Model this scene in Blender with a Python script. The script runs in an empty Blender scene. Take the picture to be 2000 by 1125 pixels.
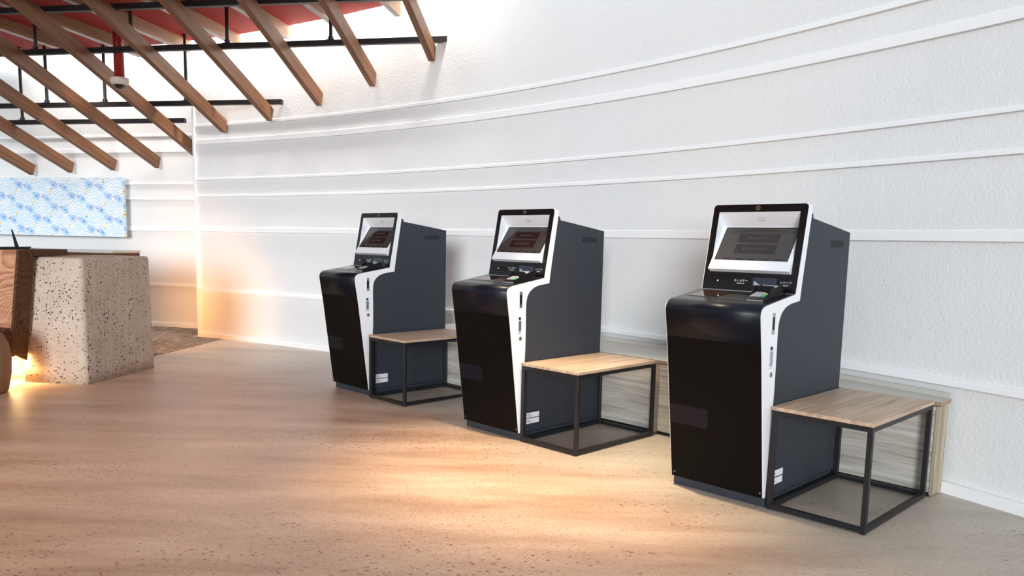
import bpy, bmesh, math, random
from mathutils import Vector, Matrix
random.seed(7)
SC = bpy.context.scene
COL = SC.collection
PI = math.pi

# ------------------------------------------------------------------ helpers
def lin(r, g, b):
    f = lambda c: (c/255/12.92) if c/255 <= .04045 else ((c/255+.055)/1.055)**2.4
    return (f(r), f(g), f(b), 1)

def link(o, parent=None):
    COL.objects.link(o)
    if parent is not None:
        o.parent = parent
    return o

def tag(o, label=None, cat=None, group=None, kind=None):
    if label: o['label'] = label
    if cat: o['category'] = cat
    if group: o['group'] = group
    if kind: o['kind'] = kind
    return o

def empty(name, loc, rz=0, label=None, cat=None, group=None):
    o = bpy.data.objects.new(name, None)
    o.empty_display_size = .1
    o.location = loc
    o.rotation_euler = (0, 0, rz)
    COL.objects.link(o)
    return tag(o, label, cat, group)

def obj(name, bm, mat, parent=None, smooth=False, matrix=None):
    bmesh.ops.recalc_face_normals(bm, faces=bm.faces[:])
    me = bpy.data.meshes.new(name)
    if smooth:
        for f in bm.faces: f.smooth = True
    bm.to_mesh(me); bm.free()
    for m in (mat if isinstance(mat, (list, tuple)) else [mat]):
        me.materials.append(m)
    o = bpy.data.objects.new(name, me)
    if matrix is not None: o.matrix_world = matrix
    return link(o, parent)

def copy_tree(o, parent=None):
    c = o.copy(); COL.objects.link(c)
    c.parent = parent
    for ch in list(o.children): copy_tree(ch, c)
    return c

def face(bm, pts, mi=0):
    f = bm.faces.new([bm.verts.new(p) for p in pts]); f.material_index = mi
    return f

def hexa(bm, p, mi=0):
    """p: 8 points, bottom ring then top ring"""
    v = [bm.verts.new(q) for q in p]
    for idx in ((3,2,1,0),(4,5,6,7),(0,1,5,4),(1,2,6,5),(2,3,7,6),(3,0,4,7)):
        f = bm.faces.new([v[i] for i in idx]); f.material_index = mi
    return v

def box(bm, x0, x1, y0, y1, z0, z1, mi=0, bev=0, seg=2):
    v = hexa(bm, [(x0,y0,z0),(x1,y0,z0),(x1,y1,z0),(x0,y1,z0),(x0,y0,z1),(x1,y0,z1),(x1,y1,z1),(x0,y1,z1)], mi)
    if bev:
        es = {e for q in v for e in q.link_edges}
        r = bmesh.ops.bevel(bm, geom=list(es), offset=bev, segments=seg, profile=.5, affect='EDGES')
        for f in r['faces']: f.material_index = mi
    return v

def prism(bm, prof, x0, x1, mi=0):
    """profile of (y, z) points swept along x"""
    a = [bm.verts.new((x0, y, z)) for y, z in prof]
    b = [bm.verts.new((x1, y, z)) for y, z in prof]
    n = len(prof)
    fs = [bm.faces.new(a), bm.faces.new(b[::-1])]
    for i in range(n):
        fs.append(bm.faces.new([a[i], b[i], b[(i+1) % n], a[(i+1) % n]]))
    for f in fs: f.material_index = mi
    return a, b

def zprism(bm, pts, z0, z1, mi=0):
    a = [bm.verts.new((x, y, z0)) for x, y in pts]
    b = [bm.verts.new((x, y, z1)) for x, y in pts]
    n = len(pts)
    fs = [bm.faces.new(a[::-1]), bm.faces.new(b)]
    for i in range(n):
        fs.append(bm.faces.new([a[i], a[(i+1) % n], b[(i+1) % n], b[i]]))
    for f in fs: f.material_index = mi
    return a, b

def tube(bm, p0, p1, r, n=16, mi=0, r1=None):
    p0, p1 = Vector(p0), Vector(p1)
    d = (p1-p0).normalized()
    u = d.orthogonal().normalized(); w = d.cross(u)
    r1 = r if r1 is None else r1
    A = [bm.verts.new(p0 + (u*math.cos(2*PI*i/n)+w*math.sin(2*PI*i/n))*r) for i in range(n)]
    B = [bm.verts.new(p1 + (u*math.cos(2*PI*i/n)+w*math.sin(2*PI*i/n))*r1) for i in range(n)]
    fs = [bm.faces.new(A[::-1]), bm.faces.new(B)]
    for i in range(n):
        fs.append(bm.faces.new([A[i], A[(i+1) % n], B[(i+1) % n], B[i]]))
    for f in fs: f.material_index = mi

def lathe(bm, prof, n=32, c=(0,0,0), mi=0):
    rings = []
    for r, z in prof:
        if r < 1e-5:
            rings.append([bm.verts.new((c[0], c[1], c[2]+z))])
        else:
            rings.append([bm.verts.new((c[0]+r*math.cos(2*PI*i/n), c[1]+r*math.sin(2*PI*i/n), c[2]+z)) for i in range(n)])
    for a, b in zip(rings, rings[1:]):
        for i in range(n):
            j = (i+1) % n
            if len(a) == 1 and len(b) == 1: continue
            if len(a) == 1: f = bm.faces.new([a[0], b[i], b[j]])
            elif len(b) == 1: f = bm.faces.new([a[i], a[j], b[0]])
            else: f = bm.faces.new([a[i], a[j], b[j], b[i]])
            f.material_index = mi; f.smooth = True

# ------------------------------------------------------------------ materials
class NT:
    def __init__(s, name):
        s.m = bpy.data.materials.new(name); s.m.use_nodes = True
        s.t = s.m.node_tree; s.b = s.t.nodes['Principled BSDF']
    def n(s, typ, **kw):
        nd = s.t.nodes.new(typ)
        for k, v in kw.items():
            if k == 'i':
                for kk, vv in v.items():
                    if hasattr(vv, 'is_linked'): s.t.links.new(vv, nd.inputs[kk])
                    else: nd.inputs[kk].default_value = vv
            else: setattr(nd, k, v)
        return nd
    def l(s, a, b): s.t.links.new(a, b)
    def math(s, op, a, b=0.0, c=0.0, clamp=False):
        nd = s.t.nodes.new('ShaderNodeMath'); nd.operation = op; nd.use_clamp = clamp
        for i, v in enumerate((a, b, c)):
            if hasattr(v, 'is_linked'): s.l(v, nd.inputs[i])
            else: nd.inputs[i].default_value = v
        return nd.outputs[0]
    def ramp(s, fac, stops, interp='LINEAR'):
        nd = s.t.nodes.new('ShaderNodeValToRGB'); nd.color_ramp.interpolation = interp
        e = nd.color_ramp.elements
        while len(e) < len(stops): e.new(.5)
        for el, (p, c) in zip(e, stops):
            el.position = p; el.color = c if len(c) == 4 else (*c, 1)
        s.l(fac, nd.inputs[0]); return nd.outputs[0]
    def mix(s, fac, a, b, blend='MIX'):
        nd = s.t.nodes.new('ShaderNodeMix'); nd.data_type = 'RGBA'; nd.blend_type = blend
        for k, v in ((0, fac), (6, a), (7, b)):
            if hasattr(v, 'is_linked'): s.l(v, nd.inputs[k])
            else: nd.inputs[k].default_value = v if k == 0 else (tuple(v) if len(v) == 4 else (*v, 1))
        return nd.outputs[2]
    def coord(s, scale=(1,1,1), kind='Object', rot=(0,0,0)):
        tc = s.n('ShaderNodeTexCoord'); mp = s.n('ShaderNodeMapping')
        mp.inputs['Scale'].default_value = scale; mp.inputs['Rotation'].default_value = rot
        s.l(tc.outputs[kind], mp.inputs['Vector']); return mp.outputs[0]
    def noise(s, vec, scale, detail=4, rough=.55, out=0, dist=0):
        nd = s.n('ShaderNodeTexNoise'); s.l(vec, nd.inputs['Vector'])
        nd.inputs['Scale'].default_value = scale; nd.inputs['Detail'].default_value = detail
        nd.inputs['Roughness'].default_value = rough; nd.inputs['Distortion'].default_value = dist
        return nd.outputs[out]
    def bump(s, h, strength=.3, dist=.01):
        nd = s.n('ShaderNodeBump'); nd.inputs['Strength'].default_value = strength
        nd.inputs['Distance'].default_value = dist; s.l(h, nd.inputs['Height'])
        s.l(nd.outputs[0], s.b.inputs['Normal'])
    def base(s, c): 
        if hasattr(c, 'is_linked'): s.l(c, s.b.inputs['Base Color'])
        else: s.b.inputs['Base Color'].default_value = c if len(c) == 4 else (*c, 1)
    def set(s, rough=.5, metal=0, spec=.5, coat=0):
        s.b.inputs['Roughness'].default_value = rough; s.b.inputs['Metallic'].default_value = metal
        s.b.inputs['Specular IOR Level'].default_value = spec; s.b.inputs['Coat Weight'].default_value = coat
        return s

def plain(name, col, rough=.5, metal=0, spec=.5, grain=.04, coat=0):
    t = NT(name); t.set(rough, metal, spec, coat)
    n = t.noise(t.coord(), 90, 3)
    c = col if len(col) == 4 else (*col, 1)
    lo = tuple(x*(1-grain) for x in c[:3]); hi = tuple(min(1, x*(1+grain)) for x in c[:3])
    t.base(t.ramp(n, [(.3, lo), (.7, hi)]))
    return t.m

def emit(name, col, strength):
    t = NT(name); t.base((0, 0, 0)); t.b.inputs['Emission Color'].default_value = (*col, 1)
    t.b.inputs['Emission Strength'].default_value = strength; return t.m

def plaster(name, col, strength):
    t = NT(name); t.set(.9, spec=.2)
    v = t.coord()
    n1 = t.noise(v, 38, 6, .7); n2 = t.noise(v, 120, 4, .7); n3 = t.noise(v, 2.2, 3)
    vo = t.n('ShaderNodeTexVoronoi', feature='SMOOTH_F1'); t.l(v, vo.inputs['Vector']); vo.inputs['Scale'].default_value = 75
    h = t.math('ADD', t.math('MULTIPLY', n1, 1.0), t.math('MULTIPLY', n2, .7))
    h = t.math('ADD', h, t.math('MULTIPLY', vo.outputs[0], .35))
    t.base(t.mix(t.math('MULTIPLY', n3, .5), tuple(c*1.03 for c in col), tuple(c*.93 for c in col)))
    t.bump(h, strength, .02)
    return t.m

def wood(name, dark, mid, light, axis=0, scale=1.0, rough=.5, fine=1.0):
    """straight grain running along the axis given"""
    t = NT(name); t.set(rough, spec=.35)
    s = [26*scale]*3; s[axis] = 1.1*scale
    v = t.coord(tuple(s))
    n1 = t.noise(v, 1.0, 6, .6, dist=.4); 
    s2 = [140*scale*fine]*3; s2[axis] = 3*scale
    n2 = t.noise(t.coord(tuple(s2)), 1, 3, .6)
    f = t.math('ADD', t.math('MULTIPLY', n1, .75), t.math('MULTIPLY', n2, .25))
    t.base(t.ramp(f, [(.32, dark), (.5, mid), (.66, light)]))
    t.bump(n2, .06, .004)
    return t.m

M = {}
M['plaster'] = plaster('white_plaster', (.80, .80, .79), .3)
M['plaster_rough'] = plaster('rough_white_plaster', (.84, .84, .83), .6)
M['trim'] = plain('white_painted_trim', (.9, .9, .9), .5, grain=.015)
M['grey_metal'] = plain('slate_grey_coated_steel', lin(50, 54, 62), .55, 0, .35)
M['white_plastic'] = plain('white_coated_steel', (.83, .83, .85), .4, grain=.01)
M['matte_black'] = plain('matt_black_film', (.0022, .002, .002), .5, spec=.12)
M['navy_gloss'] = plain('blue_black_gloss_panel', (.005, .006, .0115), .34, spec=.2)
M['black_gloss'] = plain('black_gloss_glass', (.006, .005, .005), .22, spec=.35)
M['counter'] = plain('black_counter', (.008, .007, .007), .28, spec=.6)
M['black_plastic'] = plain('black_plastic', (.005, .005, .006), .5, spec=.3)
M['mat_grey'] = plain('dark_grey_pad', (.03, .03, .03), .35)
M['scan_glass'] = plain('smoked_glass', (.035, .022, .018), .06, spec=.9)
M['receipt'] = plain('dark_blue_acrylic', (.008, .014, .035), .12, spec=.8)
M['chrome'] = plain('brushed_steel', (.55, .56, .58), .3, 1)
M['frame_black'] = plain('black_square_tube', (.011, .011, .013), .45, spec=.4)
M['rail_black'] = plain('black_painted_steel', (.016, .015, .017), .4, spec=.5)
M['white_ink'] = plain('white_lettering', (.75, .75, .75), .6)
M['grey_ink'] = plain('grey_lettering', (.12, .10, .1), .6)
M['sticker'] = plain('white_sticker', (.8, .8, .84), .5)
M['dark_ink'] = plain('dark_print', (.15, .15, .18), .6)
M['key_grey'] = plain('grey_keys', (.42, .4, .45), .5)
M['key_green'] = plain('green_key', (.03, .45, .27), .45)
M['key_yellow'] = plain('yellow_key', (.75, .55, .05), .45)
M['lcd'] = plain('grey_display', (.4, .42, .46), .15)
M['screen'] = plain('dim_display', (.055, .047, .044), .09, spec=.5)
M['screen_btn'] = plain('dark_brown_button', (.028, .014, .012), .09, spec=.5)
M['led_white'] = emit('white_led', (1, 1, 1), 3)
M['latch_plate'] = plain('pale_blue_grey_plate', (.62, .66, .72), .4)
M['lens'] = plain('amber_lens', (.22, .12, .06), .15)
M['red_pipe'] = plain('red_paint', lin(150, 28, 20), .45)
M['red_ceiling'] = plain('red_ceiling_paint', lin(160, 46, 40), .7, spec=.2)
M['dark_edge'] = plain('dark_ceiling_edge', lin(70, 30, 28), .6)
M['cream_plastic'] = plain('cream_plastic', (.75, .68, .6), .45)
M['smoked_dome'] = plain('smoked_dome', (.012, .01, .01), .05, spec=.9)
M['clear_dome'] = plain('pale_dome_ring', (.55, .52, .48), .2)
M['beam'] = wood('brown_beam_wood', lin(94, 60, 38), lin(124, 83, 54), lin(146, 101, 68), 0, .8)
M['batten'] = wood('brown_batten_wood', lin(110, 76, 50), lin(140, 100, 68), lin(160, 118, 84), 0, .8)
M['batten_strip'] = plain('pale_grey_metal_strip', (.62, .61, .6), .5)
M['oak'] = wood('pale_oak_laminate', lin(150, 124, 102), lin(190, 163, 139), lin(212, 188, 166), 1, 1.2, .45)
M['zebra_h'] = wood('grey_zebrano_laminate', lin(128, 121, 112), lin(178, 172, 162), lin(205, 199, 189), 0, 1.5, .5)
M['zebra_v'] = wood('grey_brown_zebrano_laminate', lin(128, 113, 96), lin(170, 153, 131), lin(196, 180, 158), 2, 1.5, .5)
M['worktop'] = plain('beige_grey_laminate', lin(196, 191, 182), .45)
M['worktop_edge'] = plain('brown_edge_band', lin(160, 132, 112), .5)
M['back_top'] = plain('pale_counter_top', (.55, .52, .48), .4)
M['cream_board'] = plain('cream_painted_board', lin(214, 196, 172), .7)
M['stone_leg'] = plain('brown_clay', lin(150, 112, 82), .8)

# terrazzo-like pitted stone of the counter block
t = NT('pitted_cream_stone'); t.set(.75, spec=.25)
v = t.coord()
def pits(sc, thr, seed):
    vo = t.n('ShaderNodeTexVoronoi'); 
    mp = t.n('ShaderNodeMapping'); mp.inputs['Location'].default_value = (seed, seed*2, seed*3); t.l(v, mp.inputs['Vector'])
    nz = t.n('ShaderNodeTexNoise'); t.l(mp.outputs[0], nz.inputs['Vector']); nz.inputs['Scale'].default_value = sc*1.6
    ad = t.n('ShaderNodeVectorMath', operation='MULTIPLY_ADD'); t.l(nz.outputs['Color'], ad.inputs[0])
    ad.inputs[1].default_value = (.35/sc,)*3; t.l(mp.outputs[0], ad.inputs[2])
    t.l(ad.outputs[0], vo.inputs['Vector']); vo.inputs['Scale'].default_value = sc
    sp = t.n('ShaderNodeSeparateColor'); t.l(vo.outputs['Color'], sp.inputs[0])
    dens = t.math('MULTIPLY', t.noise(mp.outputs[0], 5, 2), 1.0)
    rad = t.math('MULTIPLY', t.math('POWER', sp.outputs[0], 3.0), t.math('MULTIPLY', dens, thr))
    return t.math('SUBTRACT', 1.0, t.math('SMOOTH_MIN', 1.0, t.math('MULTIPLY', t.math('GREATER_THAN', vo.outputs['Distance'], rad), 1.0), .01))
p1 = pits(62, .95, .3); p2 = pits(125, .9, 1.7); p3 = pits(36, .55, 4.1)
pm = t.math('MAXIMUM', t.math('MAXIMUM', p1, t.math('MULTIPLY', p2, .8)), p3)
cream = t.ramp(t.noise(v, 4, 4), [(.3, lin(196, 176, 156)), (.7, lin(214, 196, 178))])
t.base(t.mix(pm, cream, lin(78, 58, 46)))
t.bump(t.math('SUBTRACT', 1.0, pm), .3, .006)
M['pitted'] = t.m

# knotty slab wood of the reception desk
def slab_wood(name, a, b, c):
    t = NT(name); t.set(.5, spec=.3)
    v = t.coord((1.0, 1.0, 1.0))
    nz = t.n('ShaderNodeTexNoise'); t.l(v, nz.inputs['Vector']); nz.inputs['Scale'].default_value = 2.2; nz.inputs['Detail'].default_value = 2
    sx = t.n('ShaderNodeSeparateXYZ'); t.l(v, sx.inputs[0])
    f = t.math('ADD', t.math('MULTIPLY', sx.outputs[2], 10.0), t.math('MULTIPLY', nz.outputs[0], 16.0))
    f = t.math('ADD', f, t.math('MULTIPLY', sx.outputs[0], 3.0))
    ring = t.math('FRACT', t.math('MULTIPLY', f, 1.3))
    fine = t.noise(t.coord((4, 40, 60)), 1, 4)
    fac = t.math('ADD', t.math('MULTIPLY', ring, .35), t.math('MULTIPLY', fine, .65))
    kn = t.n('ShaderNodeTexVoronoi'); t.l(v, kn.inputs['Vector']); kn.inputs['Scale'].default_value = 5
    k = t.math('LESS_THAN', kn.outputs['Distance'], .12)
    t.base(t.mix(t.math('MULTIPLY', k, .75), t.ramp(fac, [(.28, a), (.46, b), (.64, c)]), tuple(x*.35 for x in a[:3])))
    return t.m
M['slab'] = slab_wood('knotty_slab_wood', lin(150, 100, 72), lin(182, 130, 98), lin(205, 155, 122))
M['slab_dark'] = slab_wood('dark_slab_wood', lin(58, 34, 17), lin(80, 48, 24), lin(98, 62, 32))  # slab wood in darker tones

# floor: polished earth-toned concrete with chips of red stone
t = NT('earth_toned_polished_concrete'); t.set(.42, spec=.35)
v = t.coord()
sx = t.n('ShaderNodeSeparateXYZ'); t.l(v, sx.inputs[0])
CX, CY = -10.237, -3.069
r = t.math('SQRT', t.math('ADD', t.math('POWER', t.math('SUBTRACT', sx.outputs[0], CX), 2.0), t.math('POWER', t.math('SUBTRACT', sx.outputs[1], CY), 2.0)))
n_big = t.noise(v, .55, 4, .55); n_mid = t.noise(t.coord((.6, 2.6, 1), rot=(0, 0, .25)), 1.3, 5, .6); n_f = t.noise(v, 45, 4, .65)
base = t.ramp(n_mid, [(.30, lin(168, 134, 110)), (.48, lin(196, 162, 138)), (.68, lin(216, 188, 166))])
base = t.mix(t.math('MULTIPLY', t.math('SUBTRACT', n_big, .45, clamp=True), 1.8, clamp=True), base, lin(190, 163, 149))
gz = t.math('ADD', r, t.math('MULTIPLY', t.math('SUBTRACT', n_big, .5), 1.6))
grey = t.ramp(n_mid, [(.3, lin(168, 158, 145)), (.7, lin(194, 187, 177))])
mk = t.n('ShaderNodeMapRange', interpolation_type='SMOOTHSTEP'); t.l(gz, mk.inputs[0])
mk.inputs[1].default_value = 12.45; mk.inputs[2].default_value = 13.5
base = t.mix(mk.outputs[0], base, grey)
base = t.mix(.22, base, t.ramp(n_f, [(.3, (.25, .18, .14)), (.7, (.8, .72, .64))]), 'OVERLAY')
def chips(sc, dens_scale, lo, hi, size):
    st = t.n('ShaderNodeMapping'); st.inputs['Scale'].default_value = (.75, 1.3, 1); st.inputs['Rotation'].default_value = (0, 0, .5); t.l(v, st.inputs['Vector'])
    nz = t.n('ShaderNodeTexNoise'); t.l(st.outputs[0], nz.inputs['Vector']); nz.inputs['Scale'].default_value = sc*1.3
    ad = t.n('ShaderNodeVectorMath', operation='MULTIPLY_ADD'); t.l(nz.outputs['Color'], ad.inputs[0])
    ad.inputs[1].default_value = (.5/sc,)*3; t.l(st.outputs[0], ad.inputs[2])
    vo = t.n('ShaderNodeTexVoronoi'); t.l(ad.outputs[0], vo.inputs['Vector']); vo.inputs['Scale'].default_value = sc
    sp = t.n('ShaderNodeSeparateColor'); t.l(vo.outputs['Color'], sp.inputs[0])
    dn = t.noise(t.coord((.5, 1.2, 1), rot=(0, 0, .85)), dens_scale, 3, .6)
    d = t.n('ShaderNodeMapRange'); t.l(dn, d.inputs[0]); d.inputs[1].default_value = lo; d.inputs[2].default_value = hi
    keep = t.math('LESS_THAN', sp.outputs[0], d.outputs[0])
    return t.math('MULTIPLY', keep, t.math('LESS_THAN', vo.outputs['Distance'], t.math('MULTIPLY', sp.outputs[1], size)))
c1 = chips(58, .9, .49, .82, .45); c2 = chips(120, .7, .42, .9, .48); c3 = chips(34, 2.0, .62, 1.1, .25)
base = t.mix(t.math('MULTIPLY', t.math('MAXIMUM', c1, t.math('MULTIPLY', c2, .8)), .8), base, lin(122, 56, 40))
base = t.mix(t.math('MULTIPLY', c3, .8), base, lin(70, 42, 34))
t.base(base)
t.l(t.ramp(n_mid, [(.3, (.36,)*3), (.7, (.5,)*3)]), t.b.inputs['Roughness'])
t.bump(n_f, .05, .004)
M['floor'] = t.m

# carpet
t = NT('mottled_grey_brown_carpet'); t.set(.95, spec=.1)
v = t.coord((1, 2.2, 1), rot=(0, 0, -.25))
n = t.noise(v, 7, 5, .7); nf = t.noise(t.coord(), 220, 2)
t.base(t.mix(.35, t.ramp(n, [(.35, lin(100, 86, 74)), (.5, lin(140, 128, 116)), (.62, lin(186, 178, 168))], ), t.ramp(nf, [(.3, (.08,)*3), (.7, (.6,)*3)]), 'OVERLAY'))
t.bump(nf, .4, .006)
M['carpet'] = t.m

# printed art panel: generic sketchy blue pattern
t = NT('printed_blue_sketch_pattern'); t.set(.7, spec=.2)
tc = t.n('ShaderNodeTexCoord'); sx = t.n('ShaderNodeSeparateXYZ'); t.l(tc.outputs['Object'], sx.inputs[0])
jit = t.noise(t.coord(), 26, 3, .7); jit2 = t.noise(t.coord(), 60, 2, .7)
X = t.math('ADD', sx.outputs[0], t.math('MULTIPLY', t.math('SUBTRACT', jit, .5), .06))
Z = t.math('ADD', sx.outputs[2], t.math('MULTIPLY', t.math('SUBTRACT', jit2, .5), .045))
PX, PZ = .63, .315
def cell(dx, dz, ax, az_, ang):
    """mask (0..1) of ellipses repeated on a centred lattice"""
    out = None
    for ox, oz in ((0, 0), (PX/2, PZ/2)):
        u = t.math('MULTIPLY', t.math('SUBTRACT', t.math('FRACT', t.math('ADD', t.math('DIVIDE', t.math('SUBTRACT', X, dx+ox), PX), 50.5)), .5), PX)
        w = t.math('MULTIPLY', t.math('SUBTRACT', t.math('FRACT', t.math('ADD', t.math('DIVIDE', t.math('SUBTRACT', Z, dz+oz), PZ), 50.5)), .5), PZ)
        ca, sa = math.cos(ang), math.sin(ang)
        a = t.math('DIVIDE', t.math('ADD', t.math('MULTIPLY', u, ca), t.math('MULTIPLY', w, sa)), ax)
        b = t.math('DIVIDE', t.math('SUBTRACT', t.math('MULTIPLY', w, ca), t.math('MULTIPLY', u, sa)), az_)
        d = t.math('SQRT', t.math('ADD', t.math('MULTIPLY', a, a), t.math('MULTIPLY', b, b)))
        mr = t.n('ShaderNodeMapRange', interpolation_type='SMOOTHSTEP'); t.l(d, mr.inputs[0])
        mr.inputs[1].default_value = 1.15; mr.inputs[2].default_value = .7; mr.inputs[3].default_value = 0; mr.inputs[4].default_value = 1
        out = mr.outputs[0] if out is None else t.math('MAXIMUM', out, mr.outputs[0])
    return out
def waves(rot, sc, dist, lo):
    w = t.n('ShaderNodeTexWave', wave_type='BANDS', bands_direction='Z'); mp = t.coord(rot=(0, rot, 0)); t.l(mp, w.inputs['Vector'])
    w.inputs['Scale'].default_value = sc; w.inputs['Distortion'].default_value = dist; w.inputs['Detail'].default_value = 2; w.inputs['Detail Scale'].default_value = 1.6
    mr = t.n('ShaderNodeMapRange'); t.l(w.outputs['Fac'], mr.inputs[0]); mr.inputs[1].default_value = lo; mr.inputs[2].default_value = 1
    return mr.outputs[0]
col = t.ramp(t.noise(t.coord(), 6, 3), [(.35, lin(222, 240, 248)), (.65, lin(246, 248, 250))])
col = t.mix(t.math('MULTIPLY', waves(.35, 8, 6, .72), .75), col, lin(160, 205, 226))
col = t.mix(t.math('MULTIPLY', waves(-.4, 9, 7, .8), .65), col, lin(190, 200, 226))
hat = t.math('ADD', .05, t.math('MULTIPLY', t.noise(t.coord((130, 130, 30), rot=(0, .7, 0)), 1, 4, .75), 1.25))
for dx, dz, c, ang in ((.048, .098, (92, 174, 232), -.6), (.236, .06, (110, 180, 230), -.6)):
    col = t.mix(t.math('MULTIPLY', cell(dx, dz, .082, .048, ang), t.math('MULTIPLY', hat, .72), clamp=True), col, lin(*c))
    col = t.mix(t.math('MULTIPLY', cell(dx+.01, dz-.005, .02, .014, ang), .8), col, lin(70, 130, 210))
col = t.mix(t.math('MULTIPLY', cell(.10, .115, .035, .012, -.8), .7), col, lin(176, 158, 200))
col = t.mix(t.math('MULTIPLY', cell(.165, .085, .03, .013, -.7), .8), col, lin(160, 140, 190))
col = t.mix(cell(0, 0, .026, .026, 0), col, lin(250, 244, 226))
col = t.mix(cell(0, 0, .015, .016, 0), col, lin(226, 186, 96))
col = t.mix(t.math('MULTIPLY', cell(-.02, -.035, .014, .007, -.7), .9), col, lin(110, 120, 150))
col = t.mix(t.math('MULTIPLY', cell(.008, .038, .012, .005, -.9), .9), col, lin(120, 130, 150))
t.base(col)
M['art'] = t.m

# ------------------------------------------------------------------ camera
F_PX, PITCH, ROLL, PCY = 1524.4, .12543, .02128, 665.95
cp_, sp_ = math.cos(PITCH), math.sin(PITCH)
Fv = Vector((0, cp_, -sp_)); Uv = Vector((0, sp_, cp_)); Rv = Vector((1, 0, 0))
R2 = Rv*math.cos(ROLL)+Uv*math.sin(ROLL); U2 = -Rv*math.sin(ROLL)+Uv*math.cos(ROLL)
cam = bpy.data.cameras.new('camera'); co = bpy.data.objects.new('camera', cam); COL.objects.link(co)
mw = Matrix.Identity(4)
for i in range(3):
    mw[i][0] = R2[i]; mw[i][1] = U2[i]; mw[i][2] = -Fv[i]
mw[2][3] = 1.3
co.matrix_world = mw
cam.sensor_width = 36; cam.sensor_fit = 'HORIZONTAL'; cam.lens = F_PX/2000*36
cam.shift_y = (PCY-562.5)/2000
cam.clip_start = .05; cam.clip_end = 100
SC.camera = co

# ------------------------------------------------------------------ room shell
RW = 14.545                     # radius of the curved plaster wall
A_L = math.atan2(10.059-CY, -4.144-CX)-.0042; A_R = math.radians(13)
BANDS = [(0, .061), (.585, .621), (1.357, 1.416), (1.790, 1.818), (1.999, 2.026), (2.443, 2.504), (2.656, 2.688)]
H_WALL = 5.6

bm = bmesh.new()
face(bm, [(-14, -5, 0), (8, -5, 0), (8, 14, 0), (-14, 14, 0)])
tag(obj('floor', bm, M['floor']), kind='structure')

# carpet beyond the polished concrete
arc = [(-3.695, 9.85), (-3.765, 9.171), (-3.814, 8.724), (-3.856, 8.395), (-3.95, 7.85), (-4.1, 7.3)]
bm = bmesh.new()
zprism(bm, arc + [(-9, 7.3), (-9, 12.2), (-5.09, 11.15), (-4.3, 10.95), (-4.17, 10.08)], .0, .006)
tag(obj('floor_carpet', bm, M['carpet']), kind='structure')

def wall_profile():
    """(depth towards the room, z, material) of stacked plaster courses; every course leans out a little at its foot"""
    segs = []
    for (a0, a1), (b0, b1) in zip(BANDS, BANDS[1:]+[(H_WALL, H_WALL)]):
        segs.append((a1, b0))
    return segs
SEGS = wall_profile()

def sweep_arc(prof, mat, name, closed=True, n=72):
    """prof: list of (radius, z)"""
    bm = bmesh.new(); rows = []
    for i in range(n+1):
        a = A_R + (A_L-A_R)*i/n
        rows.append([bm.verts.new((CX+r*math.cos(a), CY+r*math.sin(a), z)) for r, z in prof])
    m = len(prof)
    for p, q in zip(rows, rows[1:]):
        for j in range(m if closed else m-1):
            bm.faces.new([p[j], q[j], q[(j+1) % m], p[(j+1) % m]])
    if closed:
        bm.faces.new(rows[0]); bm.faces.new(rows[-1][::-1])
    return tag(obj(name, bm, mat), kind='structure')

def wall_poly(front, back):
    pr = [(front-.0, 0)]
    for k, (z0, z1) in enumerate(SEGS):
        pr += [(front-.006, z0+.004), (front+.006, z1-.001)]
    return pr + [(front, H_WALL), (back, H_WALL), (back, 0)]
sweep_arc(wall_poly(RW, RW+.45), M['plaster'], 'wall_right')
for i, (z0, z1) in enumerate(BANDS):
    fr = RW-.049 if i == 0 else RW-.04 if i == 1 else RW-.016
    sweep_arc([(fr, z0), (RW+.03, z0), (RW+.03, z1), (fr+.004, z1), (fr, z1-.004)], M['trim'], 'baseboard_right' if i == 0 else f'trim_{i}')
# plaster edge bead at the free end of the curved wall
bm = bmesh.new()
ca, sa = math.cos(A_L), math.sin(A_L)
tx_, ty_ = -sa, ca
pt = lambda r, d: (CX+r*ca+tx_*d, CY+r*sa+ty_*d)
zprism(bm, [pt(RW-.03, -.012), pt(RW-.03, .02), pt(RW+.47, .02), pt(RW+.47, -.012)], 0, H_WALL)
tag(obj('trim_7', bm, M['trim']), kind='structure')

# left wall, straight, behind the counter
LW0 = Vector((-5.086, 11.106)); LW1 = Vector((-4.520, 10.948))
ld = (LW1-LW0).normalized(); ln = Vector((ld.y, -ld.x))       # ln points into the room
ln = ln if ln.y < 0 else -ln
LA = LW0 - ld*6.0; LB = LW1 + ld*1.5
def sweep_line(prof, mat, name, a=LA, b=LB):
    bm = bmesh.new(); rows = []
    for P in (a, b):
        rows.append([bm.verts.new((P.x+ln.x*d, P.y+ln.y*d, z)) for d, z in prof])
    m = len(prof)
    for j in range(m):
        bm.faces.new([rows[0][j], rows[1][j], rows[1][(j+1) % m], rows[0][(j+1) % m]])
    bm.faces.new(rows[0]); bm.faces.new(rows[1][::-1])
    return tag(obj(name, bm, mat), kind='structure')
pr = [(-.02, 0)]
for z0, z1 in SEGS: pr += [(-.02+.006, z0+.004), (-.02-.006, z1-.001)]
sweep_line(pr+[(-.02, H_WALL), (-.3, H_WALL), (-.3, 0)], M['plaster'], 'wall_left')
for i, (z0, z1) in enumerate(BANDS):
    d = .012 if i == 0 else -.002
    sweep_line([(d, z0), (d, z1-.004), (d-.004, z1), (-.06, z1), (-.06, z0)], M['trim'], 'baseboard_left' if i == 0 else f'trim_{i+7}')

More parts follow.
